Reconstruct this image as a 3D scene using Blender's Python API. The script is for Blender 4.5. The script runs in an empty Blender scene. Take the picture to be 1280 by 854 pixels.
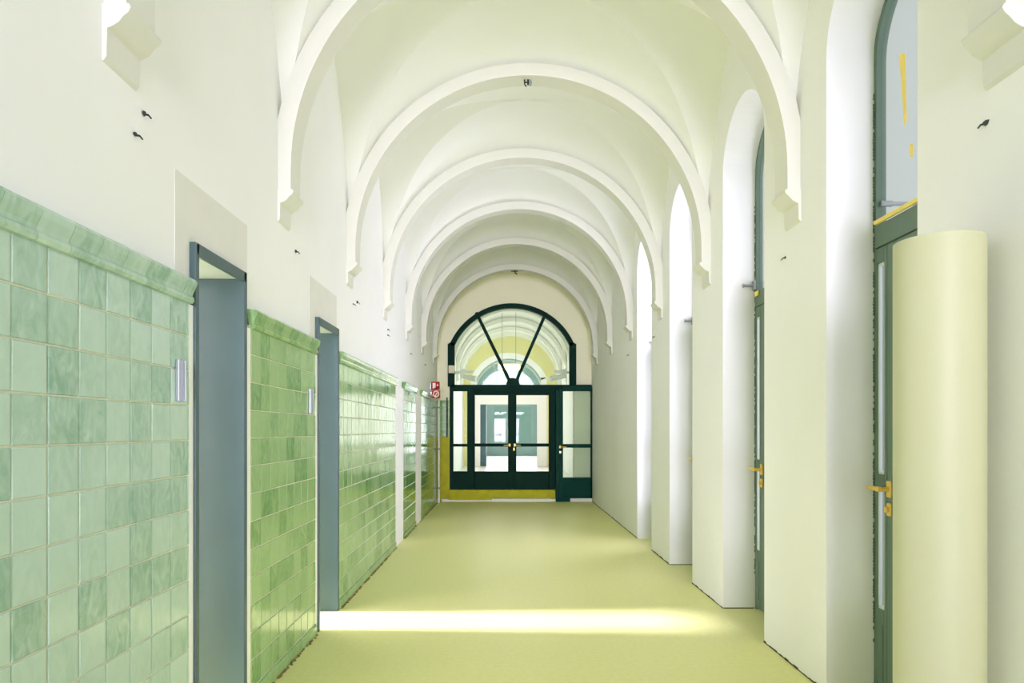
import bpy, bmesh, math, random
from mathutils import Vector, Matrix
random.seed(7)
C = bpy.context.scene.collection
SC = bpy.context.scene
PI = math.pi

# ------------------------------------------------------------------ dimensions (metres)
XL, XR = -1.40, 1.835            # plaster faces of the two long walls
XC = (XL + XR) / 2               # axis of the vault
HW = (XR - XL) / 2
SPRING, CROWN = 3.11, 0.205
BAY, RIB0 = 1.838, 4.35
YB, YE = -6.68, 14.32            # back window plane, end screen plane
TILE = 0.152
XT = -1.375                      # tile face

# ------------------------------------------------------------------ materials
def lin(c):
    return tuple((v/255/12.92 if v/255 <= .04045 else ((v/255+.055)/1.055)**2.4) for v in c) + (1,)

def mat(name, col, rough=.6, metal=0, noise=0.0, nscale=6, bump=0.0, bscale=40, spec=.5, coat=0, emit=None, estr=0, stretch=(1, 1, 1)):
    m = bpy.data.materials.new(name); m.use_nodes = True
    nt = m.node_tree; b = nt.nodes['Principled BSDF']
    b.inputs['Base Color'].default_value = lin(col)
    b.inputs['Roughness'].default_value = rough
    b.inputs['Metallic'].default_value = metal
    b.inputs['Specular IOR Level'].default_value = spec
    b.inputs['Coat Weight'].default_value = coat
    if emit:
        b.inputs['Emission Color'].default_value = lin(emit); b.inputs['Emission Strength'].default_value = estr
    tc = nt.nodes.new('ShaderNodeTexCoord')
    mp = nt.nodes.new('ShaderNodeMapping'); mp.inputs['Scale'].default_value = stretch
    nt.links.new(tc.outputs['Object'], mp.inputs['Vector'])
    if noise:
        n = nt.nodes.new('ShaderNodeTexNoise'); n.inputs['Scale'].default_value = nscale; n.inputs['Detail'].default_value = 5
        nt.links.new(mp.outputs['Vector'], n.inputs['Vector'])
        r = nt.nodes.new('ShaderNodeValToRGB')
        c = lin(col)
        r.color_ramp.elements[0].position = .3; r.color_ramp.elements[1].position = .7
        r.color_ramp.elements[0].color = tuple(max(0, v*(1-noise)) for v in c[:3]) + (1,)
        r.color_ramp.elements[1].color = tuple(min(1, v*(1+noise)) for v in c[:3]) + (1,)
        nt.links.new(n.outputs['Fac'], r.inputs['Fac']); nt.links.new(r.outputs['Color'], b.inputs['Base Color'])
    if bump:
        n2 = nt.nodes.new('ShaderNodeTexNoise'); n2.inputs['Scale'].default_value = bscale; n2.inputs['Detail'].default_value = 4
        nt.links.new(mp.outputs['Vector'], n2.inputs['Vector'])
        bp = nt.nodes.new('ShaderNodeBump'); bp.inputs['Strength'].default_value = bump; bp.inputs['Distance'].default_value = .01
        nt.links.new(n2.outputs['Fac'], bp.inputs['Height']); nt.links.new(bp.outputs['Normal'], b.inputs['Normal'])
    return m

def glass_mat(name, tint=(1, 1, 1), refl=1.0):
    m = bpy.data.materials.new(name); m.use_nodes = True
    nt = m.node_tree; nt.nodes.clear()
    o = nt.nodes.new('ShaderNodeOutputMaterial'); mx = nt.nodes.new('ShaderNodeMixShader')
    t = nt.nodes.new('ShaderNodeBsdfTransparent'); t.inputs['Color'].default_value = tint + (1,)
    g = nt.nodes.new('ShaderNodeBsdfGlossy'); g.inputs['Roughness'].default_value = .03
    f = nt.nodes.new('ShaderNodeFresnel'); f.inputs['IOR'].default_value = 1.5
    ge = nt.nodes.new('ShaderNodeNewGeometry'); io = nt.nodes.new('ShaderNodeMath'); io.operation = 'MULTIPLY_ADD'
    io.inputs[1].default_value = 1/1.5-1.5; io.inputs[2].default_value = 1.5      # thin pane: same reflectance from both faces
    nt.links.new(ge.outputs['Backfacing'], io.inputs[0]); nt.links.new(io.outputs[0], f.inputs['IOR'])
    mu = nt.nodes.new('ShaderNodeMath'); mu.operation = 'MULTIPLY'; mu.inputs[1].default_value = refl
    nt.links.new(f.outputs[0], mu.inputs[0]); nt.links.new(mu.outputs[0], mx.inputs[0])
    nt.links.new(t.outputs[0], mx.inputs[1]); nt.links.new(g.outputs[0], mx.inputs[2]); nt.links.new(mx.outputs[0], o.inputs[0])
    return m

def tile_mat(name, light, dark, rough=.16, deep=None):
    m = bpy.data.materials.new(name); m.use_nodes = True
    nt = m.node_tree; b = nt.nodes['Principled BSDF']
    at = nt.nodes.new('ShaderNodeAttribute'); at.attribute_name = 'tint'
    tc = nt.nodes.new('ShaderNodeTexCoord')
    mp = nt.nodes.new('ShaderNodeMapping'); mp.inputs['Scale'].default_value = (9, 14, 8)
    n = nt.nodes.new('ShaderNodeTexNoise'); n.inputs['Scale'].default_value = 1.4; n.inputs['Detail'].default_value = 6
    n.inputs['Distortion'].default_value = 1.2
    nt.links.new(tc.outputs['Object'], mp.inputs['Vector']); nt.links.new(mp.outputs['Vector'], n.inputs['Vector'])
    # the darker a tile, the more the mottled glaze shows
    ma = nt.nodes.new('ShaderNodeMath'); ma.operation = 'MULTIPLY_ADD'
    sub = nt.nodes.new('ShaderNodeMath'); sub.operation = 'SUBTRACT'; sub.inputs[1].default_value = .5
    nt.links.new(n.outputs['Fac'], sub.inputs[0])
    am = nt.nodes.new('ShaderNodeMath'); am.operation = 'MULTIPLY_ADD'; am.inputs[1].default_value = 2.6; am.inputs[2].default_value = .35
    nt.links.new(at.outputs['Fac'], am.inputs[0])
    nt.links.new(sub.outputs[0], ma.inputs[0]); nt.links.new(am.outputs[0], ma.inputs[1]); nt.links.new(at.outputs['Fac'], ma.inputs[2])
    r = nt.nodes.new('ShaderNodeValToRGB')
    r.color_ramp.elements[0].position = .0; r.color_ramp.elements[0].color = lin(light)
    r.color_ramp.elements[1].position = 1.0; r.color_ramp.elements[1].color = lin(dark)
    nt.links.new(ma.outputs[0], r.inputs['Fac']); nt.links.new(r.outputs['Color'], b.inputs['Base Color'])
    b.inputs['Roughness'].default_value = rough; b.inputs['Specular IOR Level'].default_value = .5
    n2 = nt.nodes.new('ShaderNodeTexNoise'); n2.inputs['Scale'].default_value = 9
    nt.links.new(tc.outputs['Object'], n2.inputs['Vector'])
    bp = nt.nodes.new('ShaderNodeBump'); bp.inputs['Strength'].default_value = .12; bp.inputs['Distance'].default_value = .01
    nt.links.new(n2.outputs['Fac'], bp.inputs['Height']); nt.links.new(bp.outputs['Normal'], b.inputs['Normal'])
    return m

M = {}
M['plaster'] = mat('plaster white', (246, 246, 244), .75, noise=.02, nscale=1.2, bump=.05, bscale=18, spec=.25)
M['vault'] = mat('vault plaster', (244, 245, 240), .8, noise=.02, nscale=1.0, bump=.04, bscale=14, spec=.2)
M['rib'] = mat('rib plaster', (226, 226, 216), .8, noise=.02, nscale=1.0, spec=.2)
M['patch'] = mat('raw plaster patch', (228, 227, 220), .9, noise=.03, nscale=4)
M['cream'] = mat('cream wall paint', (247, 244, 216), .75, noise=.02, nscale=1.5)
M['yellow_wall'] = mat('yellow wall paint', (228, 222, 160), .75, noise=.03, nscale=1.5)
M['scuff'] = mat('grey crack filler', (196, 198, 194), .9)
M['newpaint'] = mat('fresh white paint', (250, 250, 249), .6)
M['floor'] = mat('lime linoleum', (228, 228, 152), .45, noise=.035, nscale=30, bump=.01, bscale=90, spec=.45)
M['palefloor'] = mat('pale stone floor', (214, 214, 206), .3, noise=.03, nscale=4)
M['limepaint'] = mat('lime paint', (182, 178, 8), .5, spec=.2, noise=.12, nscale=7)
M['whitetrim'] = mat('white painted strip', (236, 236, 226), .5, noise=.03, nscale=9)
M['grout'] = mat('cream grout', (214, 212, 186), .8, noise=.05, nscale=30)
M['tile_hazed'] = tile_mat('haze-paled glazed tile', (190, 214, 198), (142, 178, 154))  # paler copy: haze and sheen off the white wall put into the colour
M['tile_green'] = tile_mat('leaf green glazed tile', (162, 194, 138), (108, 156, 94), .14)  # same tile with a yellow cast put into its green
M['tile_deep'] = tile_mat('deep green glazed tile', (132, 172, 98), (80, 134, 64), .12)
M['teal'] = mat('teal grey enamel', (70, 94, 95), .4, noise=.05, nscale=3)
M['foam'] = mat('grey green foam', (92, 112, 100), .9)
M['tealdark'] = mat('dark teal rebate', (52, 78, 68), .5)
M['sooffit'] = mat('pale lining board', (176, 188, 184), .6)
M['bottle'] = mat('bottle green enamel', (6, 46, 36), .6, noise=.08, nscale=3, spec=.1)
M['bottle2'] = mat('fir green enamel', (6, 62, 52), .6, noise=.08, nscale=3, spec=.1)
M['doorteal'] = mat('grey green door enamel', (94, 118, 98), .4, noise=.05, nscale=4)
M['glass'] = glass_mat('clear glass', (.97, .985, .98), .6)
M['glass2'] = glass_mat('green tinted glass', (.90, .95, .92), .4)
M['brass'] = mat('brass', (238, 202, 104), .35, metal=.5)
M['steel'] = mat('brushed aluminium', (190, 194, 200), .3, metal=.85)
M['greymetal'] = mat('grey metal rod', (150, 156, 152), .4, metal=.4)
M['bead'] = mat('white glazing bead', (216, 222, 222), .5)
M['tape'] = mat('yellow masking tape', (248, 222, 118), .7)
M['roll'] = mat('lime linoleum backing', (196, 198, 158), .5, noise=.025, nscale=3, stretch=(1, 1, .15), spec=.4)
M['card'] = mat('cardboard core', (176, 150, 110), .8)
M['dark'] = mat('dark hole', (44, 52, 48), .8)
M['foot_gap'] = mat('dark foot gap', (70, 64, 44), .95, noise=.3, nscale=40)
M['rubble'] = mat('crumbled mortar', (132, 116, 66), .95, noise=.3, nscale=60)
M['red'] = mat('sign red', (160, 8, 14), .6, spec=.2)
M['redfade'] = mat('faded sign red', (186, 62, 58), .6, spec=.2)
M['signwhite'] = mat('sign white', (244, 240, 232), .4)
M['beige'] = mat('beige plastic', (226, 222, 190), .5)
M['lampwhite'] = mat('lamp housing white', (236, 236, 228), .4)
M['glow'] = mat('lamp diffuser', (255, 226, 160), .4, emit=(255, 214, 140), estr=5)
M['pave'] = mat('pale courtyard paving', (206, 208, 204), .9, noise=.05, nscale=2)
M['bluegrey'] = mat('blue grey paint', (186, 206, 202), .5, noise=.05, nscale=2)
M['petrol'] = mat('petrol door', (28, 82, 84), .35)

# ------------------------------------------------------------------ helpers
class MB:
    def __init__(s): s.b = bmesh.new()
    def box(s, x0, x1, y0, y1, z0, z1, bev=0):
        r = bmesh.ops.create_cube(s.b, size=1)
        v = r['verts']
        for p in v:
            p.co = Vector(((x0+x1)/2 + p.co.x*(x1-x0), (y0+y1)/2 + p.co.y*(y1-y0), (z0+z1)/2 + p.co.z*(z1-z0)))
        if bev:
            es = list({e for p in v for e in p.link_edges})
            bmesh.ops.bevel(s.b, geom=es, offset=bev, segments=2, affect='EDGES', profile=.5)
        return s
    def prism(s, pts, d, axis='x'):
        """closed polygon pts extruded by d=(a,b) along axis; pts are the two other coordinates in order."""
        def co(p, t):
            return {'x': (t, p[0], p[1]), 'y': (p[0], t, p[1]), 'z': (p[0], p[1], t)}[axis]
        a = [s.b.verts.new(co(p, d[0])) for p in pts]; b = [s.b.verts.new(co(p, d[1])) for p in pts]
        n = len(pts)
        s.b.faces.new(a); s.b.faces.new(list(reversed(b)))
        for i in range(n):
            s.b.faces.new([a[i], b[i], b[(i+1) % n], a[(i+1) % n]])
        return s
    def strip(s, outer, inner, d, axis='y'):
        """solid ribbon between two matching polylines, extruded along axis"""
        def co(p, t):
            return {'x': (t, p[0], p[1]), 'y': (p[0], t, p[1]), 'z': (p[0], p[1], t)}[axis]
        q = [[s.b.verts.new(co(p, t)) for p in l] for l in (outer, inner) for t in d]  # o0,o1,i0,i1
        n = len(outer)
        for i in range(n-1):
            for u, w in ((0, 1), (1, 3), (3, 2), (2, 0)):
                s.b.faces.new([q[u][i], q[u][i+1], q[w][i+1], q[w][i]])
        for i in (0, n-1):
            s.b.faces.new([q[0][i], q[1][i], q[3][i], q[2][i]])
        return s
    def tube(s, p, r, n=12, cap=True):
        p = [Vector(q) for q in p]
        rs = r if isinstance(r, (list, tuple)) else [r]*len(p)
        rings = []
        for i, c in enumerate(p):
            t = (p[min(i+1, len(p)-1)] - p[max(i-1, 0)]).normalized()
            up = Vector((0, 0, 1)) if abs(t.z) < .9 else Vector((1, 0, 0))
            u = t.cross(up).normalized(); w = t.cross(u)
            rings.append([s.b.verts.new(c + u*math.cos(2*PI*k/n)*rs[i] + w*math.sin(2*PI*k/n)*rs[i]) for k in range(n)])
        for i in range(len(p)-1):
            for k in range(n):
                s.b.faces.new([rings[i][k], rings[i][(k+1) % n], rings[i+1][(k+1) % n], rings[i+1][k]])
        if cap:
            s.b.faces.new(list(reversed(rings[0]))); s.b.faces.new(rings[-1])
        return s
    def blob(s, c, r, seed=0, sq=(1, 1, 1)):
        rnd = random.Random(seed)
        q = bmesh.ops.create_icosphere(s.b, subdivisions=1, radius=1)
        for v in q['verts']:
            k = r*(.7+.6*rnd.random())
            v.co = Vector(c) + Vector((v.co.x*sq[0], v.co.y*sq[1], v.co.z*sq[2]))*k
        return s
    def grid(s, f, nu, nv):
        vs = [[s.b.verts.new(f(i/nu, j/nv)) for j in range(nv+1)] for i in range(nu+1)]
        for i in range(nu):
            for j in range(nv):
                try: s.b.faces.new([vs[i][j], vs[i+1][j], vs[i+1][j+1], vs[i][j+1]])
                except ValueError: pass
        return s
    def build(s, name, m, parent=None, smooth=False, origin=None):
        bmesh.ops.recalc_face_normals(s.b, faces=s.b.faces)
        me = bpy.data.meshes.new(name); s.b.to_mesh(me); s.b.free()
        if m: me.materials.append(m)
        if smooth:
            for p in me.polygons: p.use_smooth = True
            try: me.set_sharp_from_angle(angle=math.radians(35))
            except Exception: pass
        o = bpy.data.objects.new(name, me); C.objects.link(o)
        if origin is not None:
            me.transform(Matrix.Translation(-Vector(origin))); o.location = origin
        if parent is not None:
            o.parent = parent
            if origin is None and parent.location.length: me.transform(Matrix.Translation(-Vector(parent.location)))
        return o

def empty(name, loc=(0, 0, 0)):
    o = bpy.data.objects.new(name, None); o.location = loc; C.objects.link(o); return o
def tag(o, label=None, cat=None, group=None, kind=None):
    for k, v in (('label', label), ('category', cat), ('group', group), ('kind', kind)):
        if v: o[k] = v
    return o
def struct(o, label=None, cat=None): return tag(o, label, cat, kind='structure')
def copy_tree(o, parent=None, off=None):
    c = o.copy(); C.objects.link(c); c.parent = parent
    if off is not None: c.location = Vector(o.location) + Vector(off)
    for ch in [x for x in SC.objects if x.parent == o]: copy_tree(ch, c)
    return c
def arc(cx, cz, r, a0, a1, n):
    return [(cx + r*math.cos(a0+(a1-a0)*i/n), cz + r*math.sin(a0+(a1-a0)*i/n)) for i in range(n+1)]

# ------------------------------------------------------------------ camera
cam = bpy.data.cameras.new('camera'); co = bpy.data.objects.new('camera', cam); C.objects.link(co)
co.location = (0, 0, 1.5); co.rotation_euler = (PI/2, 0, 0)
cam.lens = 24; cam.sensor_width = 36; cam.shift_x = 10/1280; cam.shift_y = 110/1280; cam.clip_start = .05
SC.camera = co

# ------------------------------------------------------------------ setting: floors
struct(MB().box(-4.5, 2.15, YB, YE, -.2, 0).build('floor', M['floor']), 'lime green linoleum floor of the corridor', 'floor')
struct(MB().box(-1.6, 2.05, YE, 36, -.2, .235).build('floor', M['palefloor']))
struct(MB().box(2.15, 30, -25, 40, -.3, -.12).build('ground', M['pave']))

# ------------------------------------------------------------------ left wall with two doorways
DL = [(3.045, 3.630), (5.060, 5.665)]; DH = 2.325; WT = .30
w = MB(); ys = [YB, DL[0][0], DL[0][1], DL[1][0], DL[1][1], YE+.02]
for i in (0, 2, 4): w.box(XL-WT, XL, ys[i], ys[i+1], 0, 5.2)
for a, b in DL: w.box(XL-WT, XL, a, b, DH, 5.2)
# plaster brought forward to the tile face where the tiling is interrupted
for a, b in ((2.985, 3.045), (3.63, 3.715), (4.985, 5.06), (5.665, 5.705), (8.66, 9.35), (10.62, 11.35)):
    w.box(XL-.01, XT-.006, a, b, 0, 2.05)
struct(w.build('wall_left', M['plaster']), 'white plastered left wall above the green tiles', 'wall')

# ------------------------------------------------------------------ right wall with arched niches
NW, NSP, NDEP = .455, 3.62, .32
NC = [3.43+1.838*k for k in range(-4, 4)]
w = MB()
edges = [YB] + [e for c in NC for e in ((c-NW if abs(c-3.43) > .01 else 3.03), c+NW)] + [YE+.02]
for i in range(0, len(edges), 2): w.box(XR, XR+NDEP+.01, edges[i], edges[i+1], 0, 5.2)
for i in range(1, len(edges)-1, 2):
    a, b = edges[i], edges[i+1]; c = (a+b)/2; r = (b-a)/2
    pts = arc(c, NSP, r, PI, 0, 28)
    w.strip([(p[0], 5.2) for p in pts], pts, (XR, XR+NDEP+.01), 'x')
struct(w.build('wall_right', M['plaster']), 'white plastered right wall with deep arched door niches', 'wall')

# ------------------------------------------------------------------ vault
def vault(y0s, y1s, name, m):
    w = MB()
    for y0, y1, dome in zip(y0s, y1s, [CROWN]*len(y0s)):
        yc, b, R = (y0+y1)/2, (y1-y0)/2, HW
        n = 26
        # cross cells are slightly pointed; the groin follows where both cells meet
        P = lambda q: (R+dome)*(1-.30*q)*math.sqrt(max(0, 1-q*q))
        T = lambda x, q: R*math.sqrt(max(0, 1-x*x)) + dome*(1-q**4)
        def gx(q):
            c = min(1, max(0, (P(q)-dome*(1-q**4))/R)); return math.sqrt(1-c*c)
        tab = [(gx(i/400), i/400) for i in range(401)]
        for i in range(1, 401): tab[i] = (max(tab[i][0], tab[i-1][0]+1e-9), tab[i][1])
        tab[400] = (1, 1)
        def gy(x):
            for i in range(400):
                if tab[i+1][0] >= x:
                    f = (x-tab[i][0])/max(1e-9, tab[i+1][0]-tab[i][0]); return tab[i][1] + f*(tab[i+1][1]-tab[i][1])
            return 1.0
        for sgn in (-1, 1):
            def main(u, v, sgn=sgn):
                x = math.sin((u-.5)*PI); g0 = gy(abs(x)); yy = g0 + (1-g0)*v
                return (XC+HW*x, yc+sgn*b*yy, SPRING+T(abs(x), yy))
            w.grid(main, 2*n, 12)
            for h in (-1, 1):
                def cross(u, v, sgn=sgn, h=h):
                    q = math.sin(u*PI/2); g0 = gx(q); xx = g0 + (1-g0)*v
                    return (XC+sgn*HW*xx, yc+h*b*q, SPRING+P(q))
                w.grid(cross, 40, 8)
    o = w.build(name, m, smooth=True)
    return o
RIBS = [RIB0+BAY*k for k in range(-6, 6)]
bounds = RIBS + [15.378]
struct(vault(bounds[:-1], bounds[1:], 'ceiling', M['vault']), 'white groin vaulted corridor ceiling', 'ceiling')
struct(MB().box(-5, 2.4, YB-.1, 36, 5.2, 5.35).build('roof', M['plaster']))

def rib(y, name, hw=.12, m=None):
    w = MB()
    n = 48
    prof_o = [(XL-.02, SPRING-.13)] + arc(XC, SPRING, HW+.03, PI, 0, n) + [(XR+.02, SPRING-.13)]
    ri = HW-.08
    prof_i = [(XC-ri, SPRING-.13)] + arc(XC, SPRING, ri, PI, 0, n) + [(XC+ri, SPRING-.13)]
    w.strip(prof_o, prof_i, (y-hw-.005, y+hw-.05), 'y')
    for s in (-1, 1):
        xw = XC + s*HW
        # corbel: abacus, cavetto, small bracket and thin pilaster stub
        pr = [(0, 2.985), (.105, 2.985), (.112, 2.972), (.104, 2.955), (.085, 2.94), (.07, 2.92), (.045, 2.905), (.030, 2.90), (.027, 2.80), (.018, 2.788), (0, 2.78)]
        pts = [(xw - s*(p[0]-.012), p[1]) for p in pr]
        w.prism(pts, (y-hw-.015, y+hw-.04), 'y')
    o = w.build(name, M['rib'], smooth=True)
    return struct(o)
for i, y in enumerate(RIBS): rib(y, f'trim_{i+1}')

# ------------------------------------------------------------------ end wall and its screen
OX0, OX1, OZN, OZT = -1.14, 1.475, 3.29, 4.15
def opening_arc(x0, x1, zn, zt, n=40, ins=0):
    w_, h_ = (x1-x0)/2, zt-zn; R = (w_*w_+h_*h_)/(2*h_); cz = zt-R; cx = (x0+x1)/2
    a = math.atan2(zn-cz, w_)
    return arc(cx, cz, R-ins, PI-a, a, n)
def wall_with_arch(name, y0, y1, m):
    a = opening_arc(OX0, OX1, OZN, OZT)
    w = MB()
    w.strip([(p[0], 5.2) for p in a], a, (y0, y1), 'y')
    w.box(XL-.02, OX0, y0, y1, 0, 5.2); w.box(OX1, XR+.02, y0, y1, 0, 5.2)
    return struct(w.build(name, m))
wall_with_arch('wall_end', YE+.02, YE+.32, M['cream'])

win = struct(empty('window_1', ((OX0+OX1)/2, YE+.1, 2.44)), 'dark green fan window over the end double door', 'window')
fy0, fy1 = YE+.0, YE+.12
o_ = opening_arc(OX0, OX1, OZN, OZT); i_ = opening_arc(OX0, OX1, OZN, OZT, ins=.10)
w = MB().strip(o_, i_, (fy0, fy1), 'y')
w.box(OX0-.01, OX0+.10, fy0, fy1, 2.40, OZN+.03); w.box(OX1-.10, OX1+.01, fy0, fy1, 2.40, OZN+.03)
w.box(OX0-.04, OX0+.03, fy0-.01, fy1-.02, 2.40, OZN+.01); w.box(OX1-.03, OX1+.04, fy0-.01, fy1-.02, 2.40, OZN+.01)
w.build('window_frame', M['bottle'], win)
hubx = .19
w = MB()
for tx in (-.585, .885):
    ax, az = hubx + (.06 if tx > 0 else -.06), 2.5
    bx, bz = tx, 3.96
    d = Vector((bx-ax, 0, bz-az)).normalized(); nrm = Vector((d.z, 0, -d.x))*.033
    w.prism([(ax-nrm.x, az-nrm.z), (bx-nrm.x, bz-nrm.z), (bx+nrm.x, bz+nrm.z), (ax+nrm.x, az+nrm.z)], (fy0+.01, fy1-.01), 'y')
w.build('glazing_bar', M['bottle'], win)
MB().prism(arc(hubx, 2.44, .145, PI, 0, 20), (fy0-.015, fy1), 'y').build('hub', M['bottle'], win)
g = opening_arc(OX0+.02, OX1-.02, OZN, OZT-.02)
MB().prism([(OX0+.05, 2.44)] + g + [(OX1-.05, 2.44)], (fy0+.05, fy0+.058), 'y').build('fan_glass', M['glass2'], win)

# double door with a narrow sidelight on its left
dd = struct(empty('door_7', (0.2, YE+.05, .24)), 'dark green glazed double door at the corridor end', 'door')
def rects(mb, rs, y0, y1):
    for r in rs: mb.box(r[0], r[1], y0, y1, r[2], r[3], .006)
    return mb
PXM = 853/YE
def ex(px): return (px-630)/PXM
def ez(py): return 1.5+(537-py)/PXM
rects(MB(), [(ex(562), ex(744), ez(489), ez(481)), (ex(562), ex(566.5), ez(612), ez(488)), (ex(584), ex(592.5), ez(612), ez(488)),
             (ex(686.5), ex(697), ez(612), ez(488)), (ex(566), ex(585), ez(558.5), ez(555)), (ex(566), ex(585), ez(612), ez(589.5))], fy0, fy1).build('door_frame', M['bottle'], dd)
MB().box(ex(566), ex(585), fy0+.05, fy0+.056, ez(590), ez(489)).build('sidelight_glass', M['glass2'], dd)
def leaf(px0, px1, gl, gr, hx, hdir):
    lf = rects(MB(), [(ex(px0), ex(gl), ez(612.4), ez(489)), (ex(gr), ex(px1), ez(612.4), ez(489)), (ex(gl), ex(gr), ez(494), ez(489)),
                      (ex(gl), ex(gr), ez(558.5), ez(554.5)), (ex(gl), ex(gr), ez(612.4), ez(589.5))], fy0+.015, fy1-.02).build('door_leaf', M['bottle'], dd)
    MB().box(ex(gl)-.005, ex(gr)+.005, fy0+.05, fy0+.056, ez(590), ez(493.5)).build('glass_pane', M['glass2'], lf).parent = lf
    return lf
def lever(mb, x, y, z, d, L=.125):
    mb.tube([(x, y+.012, z), (x, y-.05, z)], .011, 10)
    mb.tube([(x, y-.05, z), (x+d*.02, y-.056, z), (x+d*L, y-.056, z-.004)], [.011, .011, .009], 10)
    return mb
def reparent(o, p):
    o.parent = p; return o
l1 = leaf(592.5, 640, 593.5, 635, 0, 0); l2 = leaf(640.5, 686.5, 645.5, 686, 0, 0)
MB().box(ex(639), ex(641.6), fy0+.004, fy0+.02, ez(611.5), ez(489), .003).build('meeting_strip', M['bottle'], dd).parent = l2
for lf, hx, d in ((l1, 637.0, -1), (l2, 643.5, 1)):
    w = lever(MB(), ex(hx), fy0+.015, ez(556.5), d)
    w.box(ex(hx)-.02, ex(hx)+.02, fy0+.004, fy0+.014, ez(556.5)-.03, ez(556.5)+.03, .004)
    w.build('door_handle', M['brass'], dd).parent = lf
w = MB().box(ex(642.2)-.013, ex(642.2)+.022, fy0+.004, fy0+.014, ez(563.5), ez(559.8), .004)
w.tube([(ex(642.2), fy0+.006, ez(561.3)), (ex(642.2), fy0-.01, ez(561.3))], .012, 10)
w.build('lock_plate', M['brass'], dd).parent = l2
MB().prism(arc(ex(640.5), ez(489), .10, PI, 0, 16), (fy0-.02, fy0+.02), 'y').build('keystone', M['bottle'], dd)

# separate glazed side door in the right corner, standing a little in front
sd = struct(empty('door_8', (1.5, YE-.1, 0)), 'fir green glazed side door in the right corner', 'door')
sy0, sy1 = YE-.16, YE-.09
SX1 = XR-.005
sl = rects(MB(), [(ex(697.5), ex(703), ez(622), ez(487.5)), (SX1-.03, SX1, ez(622), ez(487.5)), (ex(703), SX1, ez(488.5), ez(483)),
             (ex(703), SX1, ez(559.5), ez(555)), (ex(703), SX1, ez(622), ez(596.5))], sy0, sy1).build('door_leaf', M['bottle2'], sd)
MB().box(ex(702), SX1-.01, sy0+.03, sy0+.036, ez(597), ez(487)).build('glass_pane', M['glass2'], sd).parent = sl
rects(MB(), [(ex(704.5), SX1-.035, ez(619), ez(599.5))], sy0-.008, sy0+.01).build('kick_panel', M['bottle2'], sd).parent = sl
w = lever(MB(), ex(699.2), sy0+.0, ez(558.5), 1, .13)
w.box(ex(699.2)-.018, ex(699.2)+.018, sy0-.01, sy0, ez(558.5)-.03, ez(558.5)+.03, .003)
w.build('door_handle', M['brass'], sd).parent = sl
MB().box(ex(699.5)-.02, ex(699.5)+.02, sy0-.008, sy0, ez(566.5), ez(563.5), .003).build('lock_plate', M['steel'], sd).parent = sl
MB().box(ex(697), ex(711.5), sy0-.02, sy1+.02, 0, ez(621.5), .005).build('post_foot', M['bottle2'], sd)
rects(MB(), [(ex(694), ex(697.2), 0, ez(488))], sy0, fy1).build('door_post', M['bottle2'], sd)

struct(MB().box(OX0-.02, ex(697)-.005, YE-.06, YE+.03, 0, .238, .006).build('trim_30', M['limepaint']), 'lime painted step below the double door', 'step')
w = MB().box(ex(553), ex(561), YE-.16, YE-.07, 0, .055, .004).box(ex(561), ex(615), YE-.12, YE-.065, 0, .03, .004)
w.box(ex(615), ex(688), YE-.16, YE-.065, 0, .06, .004).box(ex(688), ex(696.5), YE-.11, YE-.065, 0, .05, .004).box(ex(712), SX1, YE-.14, YE-.03, 0, .07, .004)
struct(w.build('trim_31', M['whitetrim']), 'white threshold strip along the foot of the end step', 'threshold')

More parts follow.
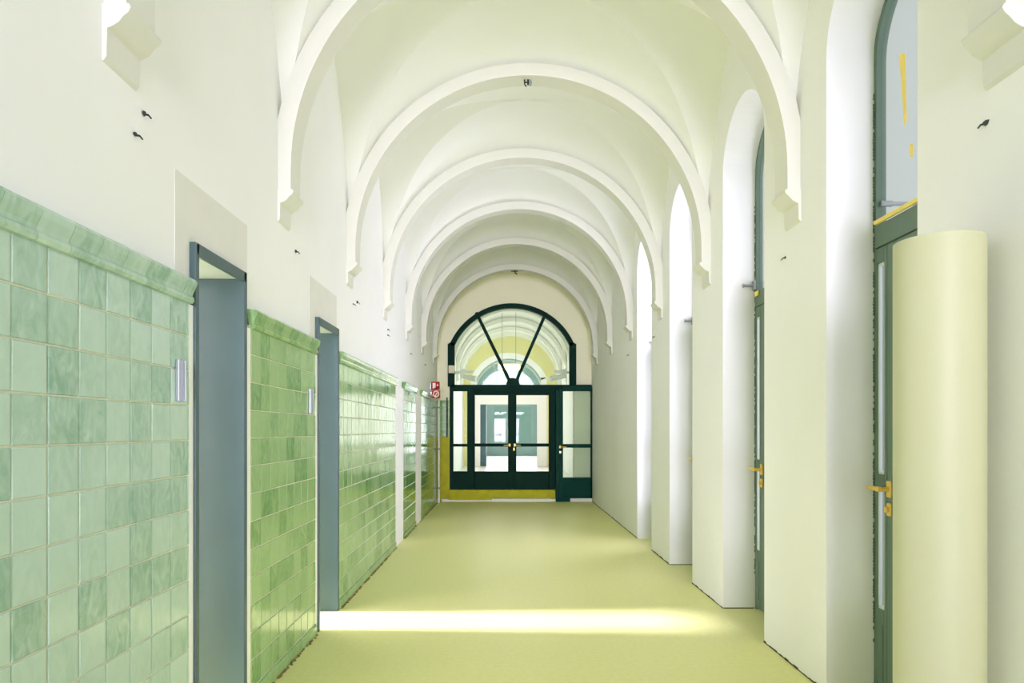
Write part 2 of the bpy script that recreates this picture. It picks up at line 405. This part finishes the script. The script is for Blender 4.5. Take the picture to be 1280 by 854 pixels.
# ------------------------------------------------------------------ tile panels on the left wall
def tile_panel(n, y0, y1, m, ystart=None, label='', light_share=.55):
    root = struct(empty(f'trim_{n}', (XT, (y0+y1)/2, 0)), label, 'tile panel')
    b = bmesh.new(); tl = b.verts.layers.float.new('tint')
    rnd = random.Random(n*31)
    def tile(ya, yb, za, zb):
        g = .0028
        ya += g; yb -= g; za += g; zb -= g
        if yb-ya < .008: return
        t = rnd.random(); t = rnd.uniform(0, .22) if t < light_share else rnd.uniform(.2, .75)
        tx = [rnd.uniform(-.0011, .0011) for _ in range(4)]
        x0 = XT-.02; e = .003
        f = [(ya+e, za+e), (yb-e, za+e), (yb-e, zb-e), (ya+e, zb-e)]
        k = [(ya, za), (yb, za), (yb, zb), (ya, zb)]
        vf = [b.verts.new((XT+tx[i], *f[i])) for i in range(4)]
        vk = [b.verts.new((XT-.003+tx[i], *k[i])) for i in range(4)]
        vb = [b.verts.new((x0, *k[i])) for i in range(4)]
        for v in vf+vk+vb: v[tl] = t
        b.faces.new(vf)
        for i in range(4):
            j = (i+1) % 4
            b.faces.new([vf[i], vk[i], vk[j], vf[j]]); b.faces.new([vk[i], vb[i], vb[j], vk[j]])
    ys_ = ystart if ystart is not None else y0
    k0 = math.floor((y0-ys_)/TILE)
    y = ys_ + k0*TILE
    cols = []
    while y < y1-.002:
        cols.append((max(y, y0), min(y+TILE, y1))); y += TILE
    for ya, yb in cols:
        for r in range(13): tile(ya, yb, 2.06-TILE*(r+1), 2.06-TILE*r)
    bmesh.ops.recalc_face_normals(b, faces=b.faces)
    me = bpy.data.meshes.new('tile_field'); b.to_mesh(me); b.free(); me.materials.append(m)
    o = bpy.data.objects.new('tile_field', me); C.objects.link(o); o.parent = root; me.transform(Matrix.Translation(-root.location))
    MB().box(XL-.01, XT-.0045, y0, y1, .06, 2.07).build('grout_bed', M['grout'], root)
    # moulded cap: sloping glazed crown over a small torus
    b = bmesh.new(); tl = b.verts.layers.float.new('tint')
    prof = [(XT-.01, 2.048), (XT+.014, 2.05), (XT+.022, 2.060), (XT+.020, 2.074), (XT+.013, 2.082), (XT+.017, 2.094), (XT+.03, 2.120), (XT+.036, 2.140), (XT+.028, 2.152), (XT-.03, 2.157)]
    y = y0; 
    while y < y1-.002:
        yb = min(y+TILE, y1); t = rnd.uniform(.1, .7)
        a = [b.verts.new((p[0], y+.001, p[1])) for p in prof]; c = [b.verts.new((p[0], yb-.001, p[1])) for p in prof]
        for v in a+c: v[tl] = t
        for i in range(len(prof)-1): b.faces.new([a[i], a[i+1], c[i+1], c[i]])
        b.faces.new(a); b.faces.new(list(reversed(c)))
        y = yb
    bmesh.ops.recalc_face_normals(b, faces=b.faces)
    me = bpy.data.meshes.new('cap_moulding'); b.to_mesh(me); b.free(); me.materials.append(m)
    o = bpy.data.objects.new('cap_moulding', me); C.objects.link(o); o.parent = root; me.transform(Matrix.Translation(-root.location))
    b = bmesh.new(); tl = b.verts.layers.float.new('tint'); y = y0
    prof = [(XT-.02, .0), (XT+.010, .0), (XT+.010, .066), (XT+.004, .078), (XT-.01, .082)]
    while y < y1-.002:
        yb = min(y+TILE*2, y1); t = rnd.uniform(.05, .5)
        a = [b.verts.new((p[0], y+.001, p[1])) for p in prof]; c = [b.verts.new((p[0], yb-.001, p[1])) for p in prof]
        for v in a+c: v[tl] = t
        for i in range(len(prof)-1): b.faces.new([a[i], a[i+1], c[i+1], c[i]])
        b.faces.new(a); b.faces.new(list(reversed(c))); y = yb
    bmesh.ops.recalc_face_normals(b, faces=b.faces)
    me = bpy.data.meshes.new('plinth'); b.to_mesh(me); b.free(); me.materials.append(m)
    o = bpy.data.objects.new('plinth', me); C.objects.link(o); o.parent = root; me.transform(Matrix.Translation(-root.location))
    return root
tile_panel(20, YB, 2.985, M['tile_hazed'], 1.905, 'green tile panel nearest the camera, paled by painted haze', .6)
tile_panel(21, 3.715, 4.985, M['tile_green'], None, 'green tile panel between the two left doorways')
tile_panel(22, 5.705, 8.66, M['tile_green'], None, 'long green tile panel beyond the second left doorway')
tile_panel(23, 9.35, 10.62, M['tile_deep'], None, 'narrow green tile panel between two white strips')
tile_panel(24, 11.35, 13.95, M['tile_deep'], None, 'last deep green tile panel before the end wall')
struct(MB().box(XL, OX0-.01, YE-.03, YE+.03, 0, 1.35, .004).box(XL, XL+.02, 13.97, YE, 0, 1.35, .004).build('trim_25', M['limepaint']), 'lime painted dado beside the double door', 'dado')
b_ = MB()
for r in range(5): b_.box(XL, OX0-.01, YE-.025, YE+.03, 1.355+TILE*r, 1.355+TILE*(r+1)-.005, .003)
struct(b_.build('trim_26', M['tile_deep']), 'glossy green tiles above the lime dado in the far corner', 'tile panel')

# plaster patches round the left doorways
for n, (y0, y1, d) in enumerate(((2.90, 3.715, DL[0]), (4.905, 5.70, DL[1]))):
    pz = 2.61
    w = MB().box(XL-.005, XL+.002, y0, y1, DH, pz)
    w.box(XL-.005, XL+.002, y0, d[0], 2.16, DH).box(XL-.005, XL+.002, d[1], y1, 2.16, DH)
    struct(w.build(f'trim_{27+n}', M['patch']))
def wy(px, X=XL): return 853*X/(px-630)
def wz(px, py, X=XL): return 1.5+(537-py)*wy(px, X)/853
def wp(px, py, off=0.0, X=XL): return (X+(off if X < 0 else -off), wy(px, X), wz(px, py, X))
# ------------------------------------------------------------------ left doorways: deep steel linings
for n, (a, b) in enumerate(DL):
    d = struct(empty(f'door_{n+1}', (XL, (a+b)/2, 0)), ('teal grey steel door lining in the nearer left doorway', 'teal grey steel door lining in the farther left doorway')[n], 'doorway')
    xf = XT+.006; xd = XL-WT+.06
    w = MB().box(xd, xf, b-.03, b+.012, 0, DH+.01, .004)
    w.build('jamb', M['teal'], d)
    MB().box(xd, xf, a-.012, a+.025, 0, DH+.01, .004).build('jamb', M['teal'], d)
    MB().box(xf-.02, xf, a+.0, b, DH-.045, DH+.01, .003).build('head', M['teal'], d)
    MB().box(xd, xf-.02, a+.02, b-.02, DH-.03, DH).build('soffit_lining', M['sooffit'], d)
    MB().box(xd-.05, xd, b-.055, b+.012, 0, DH-.02).box(xd-.05, xd, a-.012, a+.05, 0, DH-.02).build('door_stop', M['tealdark'], d)
# rooms behind: shell only, open window to the left
struct(MB().box(-4.6, XL-WT, 2.3, 2.45, 0, 5.2).box(-4.6, XL-WT, 6.6, 6.75, 0, 5.2).build('wall_side', M['plaster']))
struct(MB().box(-4.6, -4.5, 2.45, 6.6, 0, .9).box(-4.6, -4.5, 2.45, 2.8, .9, 5.2).box(-4.6, -4.5, 6.3, 6.6, .9, 5.2).build('wall_outer', M['plaster']))

# ------------------------------------------------------------------ right hand glazed doors
DX = 2.125
def balcony_door(name, c, r):
    root = struct(empty(name, (DX, c, 0)), None, 'door')
    x0, x1 = DX-.020, DX+.035
    sp = NSP-.05
    ro = r+.01; ri = r-.026
    w = MB().strip(arc(c, sp, ro, PI, 0, 32), arc(c, sp, ri, PI, 0, 32), (x0, x1), 'x')
    for s in (-1, 1): w.box(x0, x1, c+s*ri-(.045 if s < 0 else 0), c+s*ri+(.045 if s > 0 else 0), 0, sp+.01)
    w.build('door_frame', M['doorteal'], root)
    MB().box(x0-.012, x1, c-ri, c+ri, 2.52, 2.645, .006).build('transom', M['doorteal'], root)
    MB().prism([(c-ri-.01, 2.62)] + [(c+(p[0]-c), p[1]) for p in arc(c, sp, ri+.01, PI, 0, 32)] + [(c+ri+.01, 2.62)], (DX-.003, DX+.003), 'x').build('fanlight_glass', M['glass'], root)
    la, lb = c-ri+.004, c+ri-.004
    ym = lb-.115                                   # meeting line of the main leaf and the narrow fixed leaf
    def one_leaf(la, lb, st0, st1):
        lf = MB()
        for q in ((la, la+st0, .02, 2.515), (lb-st1, lb, .02, 2.515), (la+st0, lb-st1, 2.43, 2.515), (la+st0, lb-st1, 1.17, 1.25), (la+st0, lb-st1, .02, .50)):
            lf.box(x0-.008, x1-.015, q[0], q[1], q[2], q[3], .004)
        lf = lf.build('door_leaf', M['doorteal'], root)
        MB().box(DX-.004, DX+.002, la+st0-.006, lb-st1+.006, .49, 2.44).build('glass_pane', M['glass'], root).parent = lf
        w = MB()
        for z0, z1 in ((.50, 1.17), (1.25, 2.43)):
            for ya, yb in ((la+st0, la+st0+.012), (lb-st1-.012, lb-st1)): w.box(x0-.004, DX-.004, ya, yb, z0, z1, .003)
            w.box(x0-.004, DX-.004, la+st0, lb-st1, z0, z0+.018, .003).box(x0-.004, DX-.004, la+st0, lb-st1, z1-.018, z1, .003)
        w.build('glazing_bead', M['bead'], root).parent = lf
        MB().box(x0-.014, x0-.004, la+st0+.006, lb-st1-.006, .10, .42, .004).build('kick_panel', M['doorteal'], root).parent = lf
        return lf
    one_leaf(ym+.002, lb, .026, .022)
    lf = one_leaf(la, ym-.002, .085, .085)
    hy = ym-.035; hx = x0-.008
    w = MB().tube([(hx+.01, hy, 1.175), (hx-.055, hy, 1.175)], .013, 10).tube([(hx-.055, hy, 1.175), (hx-.06, hy+.02, 1.175), (hx-.06, hy+.12, 1.178)], [.014, .014, .011], 10)
    w.box(hx-.012, hx, hy-.022, hy+.022, 1.13, 1.22, .004)
    w.build('door_handle', M['brass'], root).parent = lf
    w = MB().box(hx-.012, hx, hy-.02, hy+.02, 1.03, 1.10, .004).tube([(hx, hy, 1.065), (hx-.028, hy, 1.065)], .016, 12)
    w.build('lock_rose', M['brass'], root).parent = lf
    return root
d3 = balcony_door('door_3', (3.03+3.885)/2, (3.885-3.03)/2); d3['label'] = 'grey green glazed door in the nearest niche behind the roll'
d4 = balcony_door('door_4', NC[5], NW); d4['label'] = 'narrow glazed door edge seen in the second niche'
for i, (nm, c) in enumerate((('door_5', NC[6]), ('door_6', NC[7]))):
    q = copy_tree(d4, None, (0, c-NC[5], 0)); q.name = nm; del q['label']
for i in range(4):
    q = copy_tree(d4, None, (0, NC[i]-NC[5], 0)); q.name = f'door_{9+i}'; del q['label']
# yellow tape left on the nearest fanlight
def gp(px, py, X=DX-.004): return (X, wy(px, X), wz(px, py, X))
def tape_poly(mb, pts):
    q = [(wy(p[0], DX), wz(p[0], p[1], DX)) for p in pts]
    mb.prism(q, (DX-.0045, DX-.0032), 'x')
w = MB()
tape_poly(w, [(1125, 68), (1132, 66), (1134, 150), (1131, 158)])
tape_poly(w, [(1138, 180), (1142, 180), (1142, 196), (1138, 196)])
w.build('tape_strip', M['tape'], d3)
w = MB(); w.box(DX-.05, DX-.035, 3.12, 3.83, 2.646, 2.668); w.build('tape_edge', M['tape'], d3)
w = MB(); w.box(DX-.048, DX-.036, NC[5]+.33, NC[5]+.39, 2.60, 2.64); w.build('tape_strip', M['tape'], d4)
# stay rods on the far jambs
LBL = {0: 'grey metal stay rod outside the nearest fanlight', 1: 'grey metal stay rod on the jamb of the second niche', 2: 'grey metal stay rod on the jamb of the third niche', 3: 'short grey stay rod deep in the farthest niche'}
for k in range(4):
    c = NC[4+k]; y = c+NW-.03
    if k == 0:
        w = MB().tube([(DX+.06, y, 2.775), (DX+.62, y, 2.775)], .011, 10)
        w.tube([(DX+.0, y, 2.775), (DX+.065, y, 2.775)], .017, 10)
    else:
        w = MB().tube([(DX-.035, y, 2.70), (DX-.125, y, 2.70)], .012, 10).tube([(DX-.125, y, 2.70), (DX-.133, y, 2.70)], .017, 10)
        w.box(DX-.05, DX-.034, y-.025, y+.025, 2.66, 2.74, .003)
    tag(w.build('stay_rod', M['greymetal']), LBL[k], 'metal rod', 'stay rods of the balcony doors')

# ragged dark gap along the foot of the right wall
w = MB()
for i in range(0, len(edges), 2):
    a, b = max(edges[i], .8), edges[i+1]
    y = a
    while y < b-.01:
        yb = min(y+random.uniform(.03, .09), b); h = random.uniform(.004, .013)
        w.box(XR-random.uniform(.002, .005), XR+.002, y, yb, -.001, h); y = yb
struct(w.build('baseboard_right', M['foot_gap']))
w = MB()
for i in range(1, 8, 1):
    if i*2 < len(edges):
        y = edges[i*2]
        w.box(XR+.005, DX-.03, y-.004, y+.002, -.001, .007)
struct(w.build('trim_33', M['foot_gap']))
# foam beads along frame edge of nearest two doors
for k in (4, 5):
    w = MB(); y = NC[k]+NW-.004
    z = .3
    while z < 3.4:
        if random.random() < .75: w.blob((DX-.024, y-.002, z), .0055, int(z*100), (.9, .8, 1.8))
        z += .018
    struct(w.build(f'trim_{30+k}', M['foam']))

# crumbled mortar along the left plinth
w = MB()
for (a, b) in ((3.72, 4.985), (5.71, 8.66), (9.35, 13.9)):
    n = int((b-a)*46)
    for i in range(n):
        y = random.uniform(a, b); r = random.uniform(.004, .011)*(1 if y < 8 else .7)
        w.blob((XT+.012+random.uniform(0, .012), y, r*.55), r, i, (1, 1.4, .8))
tag(w.build('mortar_crumbs', M['rubble']), 'brown crumbled mortar along the foot of the green tiles', 'rubble', kind='stuff')

# ------------------------------------------------------------------ the roll of linoleum
RC = (1.652, 2.60); RR = .155; RHT = 2.215
roll = tag(empty('linoleum_roll', (RC[0], RC[1], 0)), 'tall pale lime roll of linoleum standing upright beside the right door', 'linoleum roll')
turns, n = 9, 64
path = []
for i in range(turns*n+1):
    t = i/n; r = .052 + (RR-.052)*t/turns
    a = 2*PI*t + PI*1.80
    path.append((r*math.cos(a), r*math.sin(a)))
lastd = (Vector(path[-1])-Vector(path[-3])).normalized()
inner = []
for i, p in enumerate(path):
    v = Vector(p); inner.append(tuple(v*(1-.0085/v.length)))
MB().strip([(p[0]+RC[0], p[1]+RC[1]) for p in path], [(p[0]+RC[0], p[1]+RC[1]) for p in inner], (0.0, RHT), 'z').build('sheet', M['roll'], roll, smooth=True)
outer_c = [(RC[0]+math.cos(2*PI*i/40)*.046, RC[1]+math.sin(2*PI*i/40)*.046) for i in range(41)]
inner_c = [(RC[0]+math.cos(2*PI*i/40)*.040, RC[1]+math.sin(2*PI*i/40)*.040) for i in range(41)]
MB().strip(outer_c, inner_c, (0, RHT-.02), 'z').build('cardboard_core', M['card'], roll, smooth=True)

# ------------------------------------------------------------------ small fittings
for (px, py, X, lab) in ((224, 476, XT, 'aluminium door sign holder on the pale tiles beside the nearer doorway'), (387.5, 502, XT, 'aluminium door sign holder on the tiles beside the farther doorway')):
    y, z = wy(px, X), wz(px, py, X)
    t = tag(empty('sign_holder', (X, y, z-.088)), lab, 'sign holder', 'door sign holders')
    w = MB().box(X, X+.006, y-.032, y+.032, z-.088, z+.088, .002)
    w.build('back_plate', M['steel'], t)
    for s in (-1, 1):
        MB().box(X+.003, X+.016, y+s*.030-.004, y+s*.030+.004, z-.088, z+.088, .0015).build('side_rail', M['steel'], t)

def stub(px, py, X, r, lab, seed, pair=None, cat='cable stub', name='cable_stub'):
    p = wp(px, py, 0, X); s = 1 if X < 0 else -1
    w = MB().blob((p[0]+s*.004, p[1], p[2]), r, seed, (.6, 1.2, 1)); 
    w.tube([(p[0]-s*.005, p[1], p[2]), (p[0]+s*.018, p[1]+.006, p[2]-.004), (p[0]+s*.03, p[1]+.004, p[2]-.018)], [.005, .004, .003], 6)
    return tag(w.build(name, M['dark']), lab, cat, 'cable stubs on the corridor walls')
for i, (px, py, X, r, lab) in enumerate((
    (179, 142, XL, .011, 'upper dark cable stub high on the near left wall'),
    (168, 168, XL, .010, 'lower dark cable stub high on the near left wall'),
    (369, 314, XL, .012, 'dark cable stub on left wall between the two doorways'),
    (446, 378, XL, .016, 'dark cable stub below the second left corbel'),
    (441, 380, XL, .008, 'tiny cable stub next to one below the second corbel'),
    (484.5, 412, XL, .012, 'upper dark cable stub beneath the third left corbel'),
    (484.5, 419, XL, .011, 'lower dark cable stub beneath the third left corbel'),
    (513, 442, XL, .014, 'dark cable stub beneath the fourth left corbel'),
    (531, 456, XL, .015, 'dark cable stub near the end of left wall above the tiles'),
    (1233, 154, XR, .013, 'dark cable stub on right wall above the roll'),
    (982, 322, XR, .008, 'small grey cable stub on the pillar between nearest niches'),
    (818, 421, XR, .012, 'dark cable stub on the pillar left of the third niche'),
    (785.5, 444, XR, .013, 'dark cable stub on right wall beyond the last niche'))):
    stub(px, py, X, r, lab, i)
# wire stub hanging from the second arch
t = tag(empty('ceiling_hook', (.215, 6.17, 4.65)), 'small dark wire hook hanging under the crown of an arch', 'hook')
w = MB().tube([(.185, 6.14, 4.66), (.185, 6.14, 4.61), (.20, 6.14, 4.585)], .006, 8).tube([(.215, 6.14, 4.66), (.215, 6.14, 4.60)], .007, 8).tube([(.18, 6.14, 4.622), (.25, 6.14, 4.622)], .007, 8)
w.build('wire', M['dark'], t)
MB().tube([(.235, 6.14, 4.64), (.235, 6.14, 4.595)], .013, 8).build('ferrule', M['steel'], t)
t = tag(empty('ceiling_hook', (.22, RIBS[-1], 4.65)), 'tiny dark hook under the crown of the farthest arch', 'hook')
MB().tube([(.22, 13.5, 4.66), (.22, 13.5, 4.60), (.26, 13.5, 4.57)], .012, 8).tube([(.14, 13.5, 4.63), (.28, 13.5, 4.63)], .009, 8).build('wire', M['dark'], t)

# white riser pipe in the far left corner
t = tag(empty('wall_pipe', (-1.335, 13.98, 0)), 'thin white vertical pipe beside the far green tiles', 'pipe')
MB().tube([(-1.335, 13.98, 0), (-1.335, 13.98, 2.12)], .024, 14).build('tube', M['lampwhite'], t, smooth=True)
for z in (.3, 1.1, 1.95):
    MB().tube([(-1.335, 13.98, z-.015), (-1.335, 13.98, z+.015)], .031, 14).box(XL, -1.33, 13.97, 13.99, z-.01, z+.01).build('clip', M['greymetal'], t)
t = tag(MB().tube([(-1.19, YE-.05, 1.34), (-1.19, YE-.05, 2.17)], .016, 10).box(-1.205, -1.175, YE-.05, YE+.02, 1.6, 1.63).box(-1.205, -1.175, YE-.05, YE+.02, 2.0, 2.03).build('conduit', M['tealdark']), 'short dark conduit on the end wall left of the double door', 'conduit')

# fire signs (flag signs on the left wall)
SY = 12.98; sm = 853/SY
def sx(px): return (px-630)/sm
def sz(py): return 1.5+(537-py)/sm
t = tag(empty('fire_alarm_sign', (sx(538.5), SY, sz(487.4))), 'red fire alarm sign, upper of two by the left wall', 'sign')
MB().box(sx(538.8), sx(549.6), SY-.004, SY+.004, sz(487.5), sz(477.4), .001).build('panel', M['red'], t)
w = MB().box(sx(540.8), sx(544.6), SY-.0065, SY-.0035, sz(483.5), sz(479.0))
w.prism([(sx(540.8), sz(485.8)), (sx(542.4), sz(485.8)), (sx(543.2), sz(484.8)), (sx(544.6), sz(484.6)), (sx(544.6), sz(483.2)), (sx(540.8), sz(483.2))], (SY-.0065, SY-.0035), 'y')
w.prism([(sx(545.8), sz(482.3)), (sx(546.2), sz(480.9)), (sx(547.0), sz(479.6)), (sx(547.4), sz(480.8)), (sx(548.2), sz(481.2)), (sx(547.9), sz(482.4)), (sx(547), sz(483))], (SY-.0065, SY-.0035), 'y')
w.build('symbol', M['signwhite'], t)
MB().box(XL-.01, sx(539), SY-.003, SY+.003, sz(486), sz(479)).build('bracket', M['steel'], t)
t = tag(empty('hose_reel_sign', (sx(539.5), SY, sz(498.2))), 'faded red sign with white ring, lower of two by the left wall', 'sign')
MB().box(sx(539.6), sx(550.2), SY-.004, SY+.004, sz(498.2), sz(488.2), .001).build('panel', M['redfade'], t)
w = MB()
cx, cz = (sx(545.1), sz(492.6))
ro_ = [(cx+.058*math.cos(2*PI*i/24), cz+.062*math.sin(2*PI*i/24)) for i in range(25)]
ri_ = [(cx+.040*math.cos(2*PI*i/24), cz+.044*math.sin(2*PI*i/24)) for i in range(25)]
w.strip(ro_, ri_, (SY-.0065, SY-.0035), 'y')
w.prism([(cx-.026, cz-.042), (cx-.012, cz-.050), (cx+.028, cz+.02), (cx+.014, cz+.03)], (SY-.0065, SY-.0035), 'y')
w.prism([(cx-.035, cz-.05), (cx-.01, cz-.075), (cx+.004, cz-.066), (cx-.02, cz-.045)], (SY-.0065, SY-.0035), 'y')
w.build('symbol', M['signwhite'], t)
MB().box(XL-.01, sx(540), SY-.003, SY+.003, sz(497), sz(490)).build('bracket', M['steel'], t)

# beige junction box on the fan frame
t = tag(empty('junction_box', (ex(566), YE-.02, ez(462))), 'small beige junction box on the left upright of the fan window', 'box')
MB().box(ex(560.8), ex(568), YE-.055, YE+.0, ez(466.8), ez(457.2), .006).build('housing', M['beige'], t)
MB().box(ex(561.5), ex(567.2), YE-.062, YE-.053, ez(466), ez(458), .004).build('lid', M['beige'], t)

# ------------------------------------------------------------------ corridor seen through the glazing
def far_segment(y0, y1, n0, wm, vm):
    struct(MB().box(XL-.2, XL, y0, y1, 0, 5.2).build('wall_left', wm)); struct(MB().box(XR, XR+.2, y0, y1, 0, 5.2).build('wall_right', wm))
    nb = max(2, round((y1-y0)/1.9)); L = (y1-y0)/nb
    bs = [y0+L*i for i in range(nb+1)]
    struct(vault(bs[:-1], bs[1:], 'ceiling', vm))
    for i, y in enumerate(bs[1:-1]): rib(y, f'trim_{n0+i}', .14, vm)
far_segment(YE+.32, 23.6, 40, M['plaster'], M['vault'])
wall_with_arch('wall_back', 23.6, 23.9, M['yellow_wall'])
far_segment(23.9, 33.0, 50, M['bluegrey'], M['vault'])
wn = struct(empty('window_2', (.17, 23.7, 2.4)))
a1 = opening_arc(OX0, OX1, OZN, OZT); a2 = opening_arc(OX0, OX1, OZN, OZT, ins=.2)
w = MB().strip(a1, a2, (23.58, 23.75), 'y').box(OX0-.01, OX0+.2, 23.58, 23.75, 2.7, OZN).box(OX1-.2, OX1+.01, 23.58, 23.75, 2.7, OZN)
w.build('window_frame', M['plaster'], wn)
w = MB()
for tx in (-.5, .84):
    d = Vector((tx-.17, 0, 3.95-2.7)).normalized(); nr = Vector((d.z, 0, -d.x))*.035
    w.prism([(.17-nr.x, 2.7-nr.z), (tx-nr.x, 3.95-nr.z), (tx+nr.x, 3.95+nr.z), (.17+nr.x, 2.7+nr.z)], (23.6, 23.68), 'y')
w.build('glazing_bar', M['sooffit'], wn)
dn = struct(empty('door_13', (.17, 23.7, .24)))
w = MB().box(OX0, -.82, 23.58, 23.8, .235, 2.75).box(1.15, OX1, 23.58, 23.8, .235, 2.75).box(-.82, 1.15, 23.58, 23.8, 2.37, 2.75)
w.build('door_frame', M['lampwhite'], dn)
MB().box(-.82, -.62, 23.6, 24.4, .235, 2.36).build('door_leaf', M['petrol'], dn)
struct(MB().box(XL, XR, 33, 33.2, 0, 5.2).build('wall_end', M['bluegrey']))
# side pillars and doors in the hindmost corridor
for i, y in enumerate((25.5, 27.5, 29.5, 31.5)):
    struct(MB().box(XL-.01, XL+.12, y, y+.9, .235, 2.4).build(f'door_{14+i}', M['petrol']))
# white pilaster, boxes and lamps beyond the fan window
for px, lab in ((578, 'white wall lamp beyond the left of the fan window'), (706, 'white wall lamp beyond the right of the fan window')):
    Yl = 16.2; k = 853/Yl; xw = XL if px < 630 else XR; s = 1 if px < 630 else -1
    xc = (px-630)/k; z = 1.5+(537-468)/k
    t = tag(empty('wall_lamp', (xw, Yl, z)), lab, 'wall lamp', 'white wall lamps beyond the glazed screen')
    MB().box(min(xw, xw+s*.06), max(xw, xw+s*.06), Yl-.07, Yl+.07, z-.16, z+.16, .01).build('wall_plate', M['lampwhite'], t)
    MB().tube([(xw, Yl, z+.03), (xw+s*.66, Yl, z+.06)], .035, 12).build('arm', M['lampwhite'], t)
    MB().box(min(xw+s*.36, xw+s*.5), max(xw+s*.36, xw+s*.5), Yl-.05, Yl+.05, z-.1, z+.12, .01).tube([(xw+s*.44, Yl-.02, z-.06), (xw+s*.74, Yl-.10, z-.12)], [.05, .075], 12).build('lamp_head', M['lampwhite'], t)
Yl = 19.6; k = 853/Yl
lx0, lx1, lz0, lz1 = (622.5-630)/k, (650-630)/k, 1.5+(537-462)/k, 1.5+(537-455.5)/k
t = tag(empty('pendant_lamp', ((lx0+lx1)/2, Yl, lz0)), 'glowing warm pendant lamp in the corridor behind the fan window', 'lamp')
MB().box(lx0-.01, lx1+.01, Yl-.09, Yl+.09, lz1-.02, lz1+.03, .01).build('housing', M['lampwhite'], t)
MB().box(lx0, lx1, Yl-.08, Yl+.08, lz0, lz1-.02, .02).build('diffuser', M['glow'], t)
for x in (lx0+.12, lx1-.12): MB().tube([(x, Yl, lz1), (x, Yl, 4.9)], .008, 8).build('rod', M['greymetal'], t)

# ------------------------------------------------------------------ window behind the camera
bw = struct(empty('window_3', (XC, YB, .6)))
w = MB().box(XL, XR, YB-.06, YB, .0, .12).box(XL, XR, YB-.06, YB, 2.5, 2.6)
for x in (XL+.03, XC-.55, XC+.55, XR-.03): w.box(x-.03, x+.03, YB-.06, YB, 0, 4.7)
w.build('window_frame', M['doorteal'], bw)
MB().box(XL, XR, YB-.035, YB-.03, .1, 4.75).build('glass_pane', M['glass'], bw)

# ------------------------------------------------------------------ light
wd = bpy.data.worlds.new('World'); SC.world = wd; wd.use_nodes = True
bg = wd.node_tree.nodes['Background']; bg.inputs['Color'].default_value = (.90, .97, .95, 1); bg.inputs['Strength'].default_value = 0.70

def area(name, loc, rot, sx_, sy_, power, col=(1, 1, 1), spread=PI):
    l = bpy.data.lights.new(name, 'AREA'); l.shape = 'RECTANGLE'; l.size = sx_; l.size_y = sy_; l.energy = power; l.color = col; l.spread = spread
    o = bpy.data.objects.new(name, l); C.objects.link(o); o.location = loc; o.rotation_euler = rot; return o
# daylight through the big window behind the camera (faces +Y)
area('daylight_back', (XC, YB-.4, 2.4), (PI/2, 0, 0), 3.2, 4.4, 110, (1, .90, 1.27))
area('end_wall_beam', (XC, YB-.5, 2.6), (PI/2, 0, 0), 3.2, 4.4, 98, (1, .91, 1.16), math.radians(40))  # narrow beam added to brighten the far end wall
area('daylight_room', (-4.4, 4.5, 2.6), (PI/2, 0, -PI/2), 3.2, 3.4, 220, (1, .91, 1.22))
# daylight through the glazed doors
for i, c in enumerate(NC):
    p = 14 if i < 4 else (11, 15, 28, 80)[i-4]
    area('daylight_door', (XR+.62, c, 2.2), (PI/2, 0, PI/2), .8, 3.4, p, (1, .91, 1.24), math.radians(180 if i == 7 else 160))
# far corridor daylight, with one added fill lamp
area('next_corridor_fill', (XC, 22.9, 2.5), (-PI/2, 0, 0), 2.8, 3.6, 50, (1, .97, 1.04))  # added lamp floating in the corridor, lifts the far floor and end
area('daylight_far', (XC, 32.5, 2.2), (-PI/2, 0, 0), 3, 3.6, 120, (1, 1, .98))
area('daylight_middle', (XR-.05, 19, 2.2), (PI/2, 0, PI/2), 4, 2.4, 60, (1, 1, .96))
# low sun through the room behind the left doorway
s = bpy.data.lights.new('sun', 'SUN'); s.energy = 11; s.angle = math.radians(6); s.color = (1, .92, 1.25)
so = bpy.data.objects.new('sun', s); C.objects.link(so)
so.rotation_euler = (0, math.radians(-(90-36)), 0)

SC.cycles.diffuse_bounces = 12; SC.cycles.max_bounces = 14; SC.cycles.transparent_max_bounces = 24
SC.cycles.sample_clamp_indirect = 4
vs = SC.view_settings; vs.view_transform = 'Standard'; vs.look = 'None'; vs.exposure = -0.08; vs.gamma = 1; vs.use_curve_mapping = False
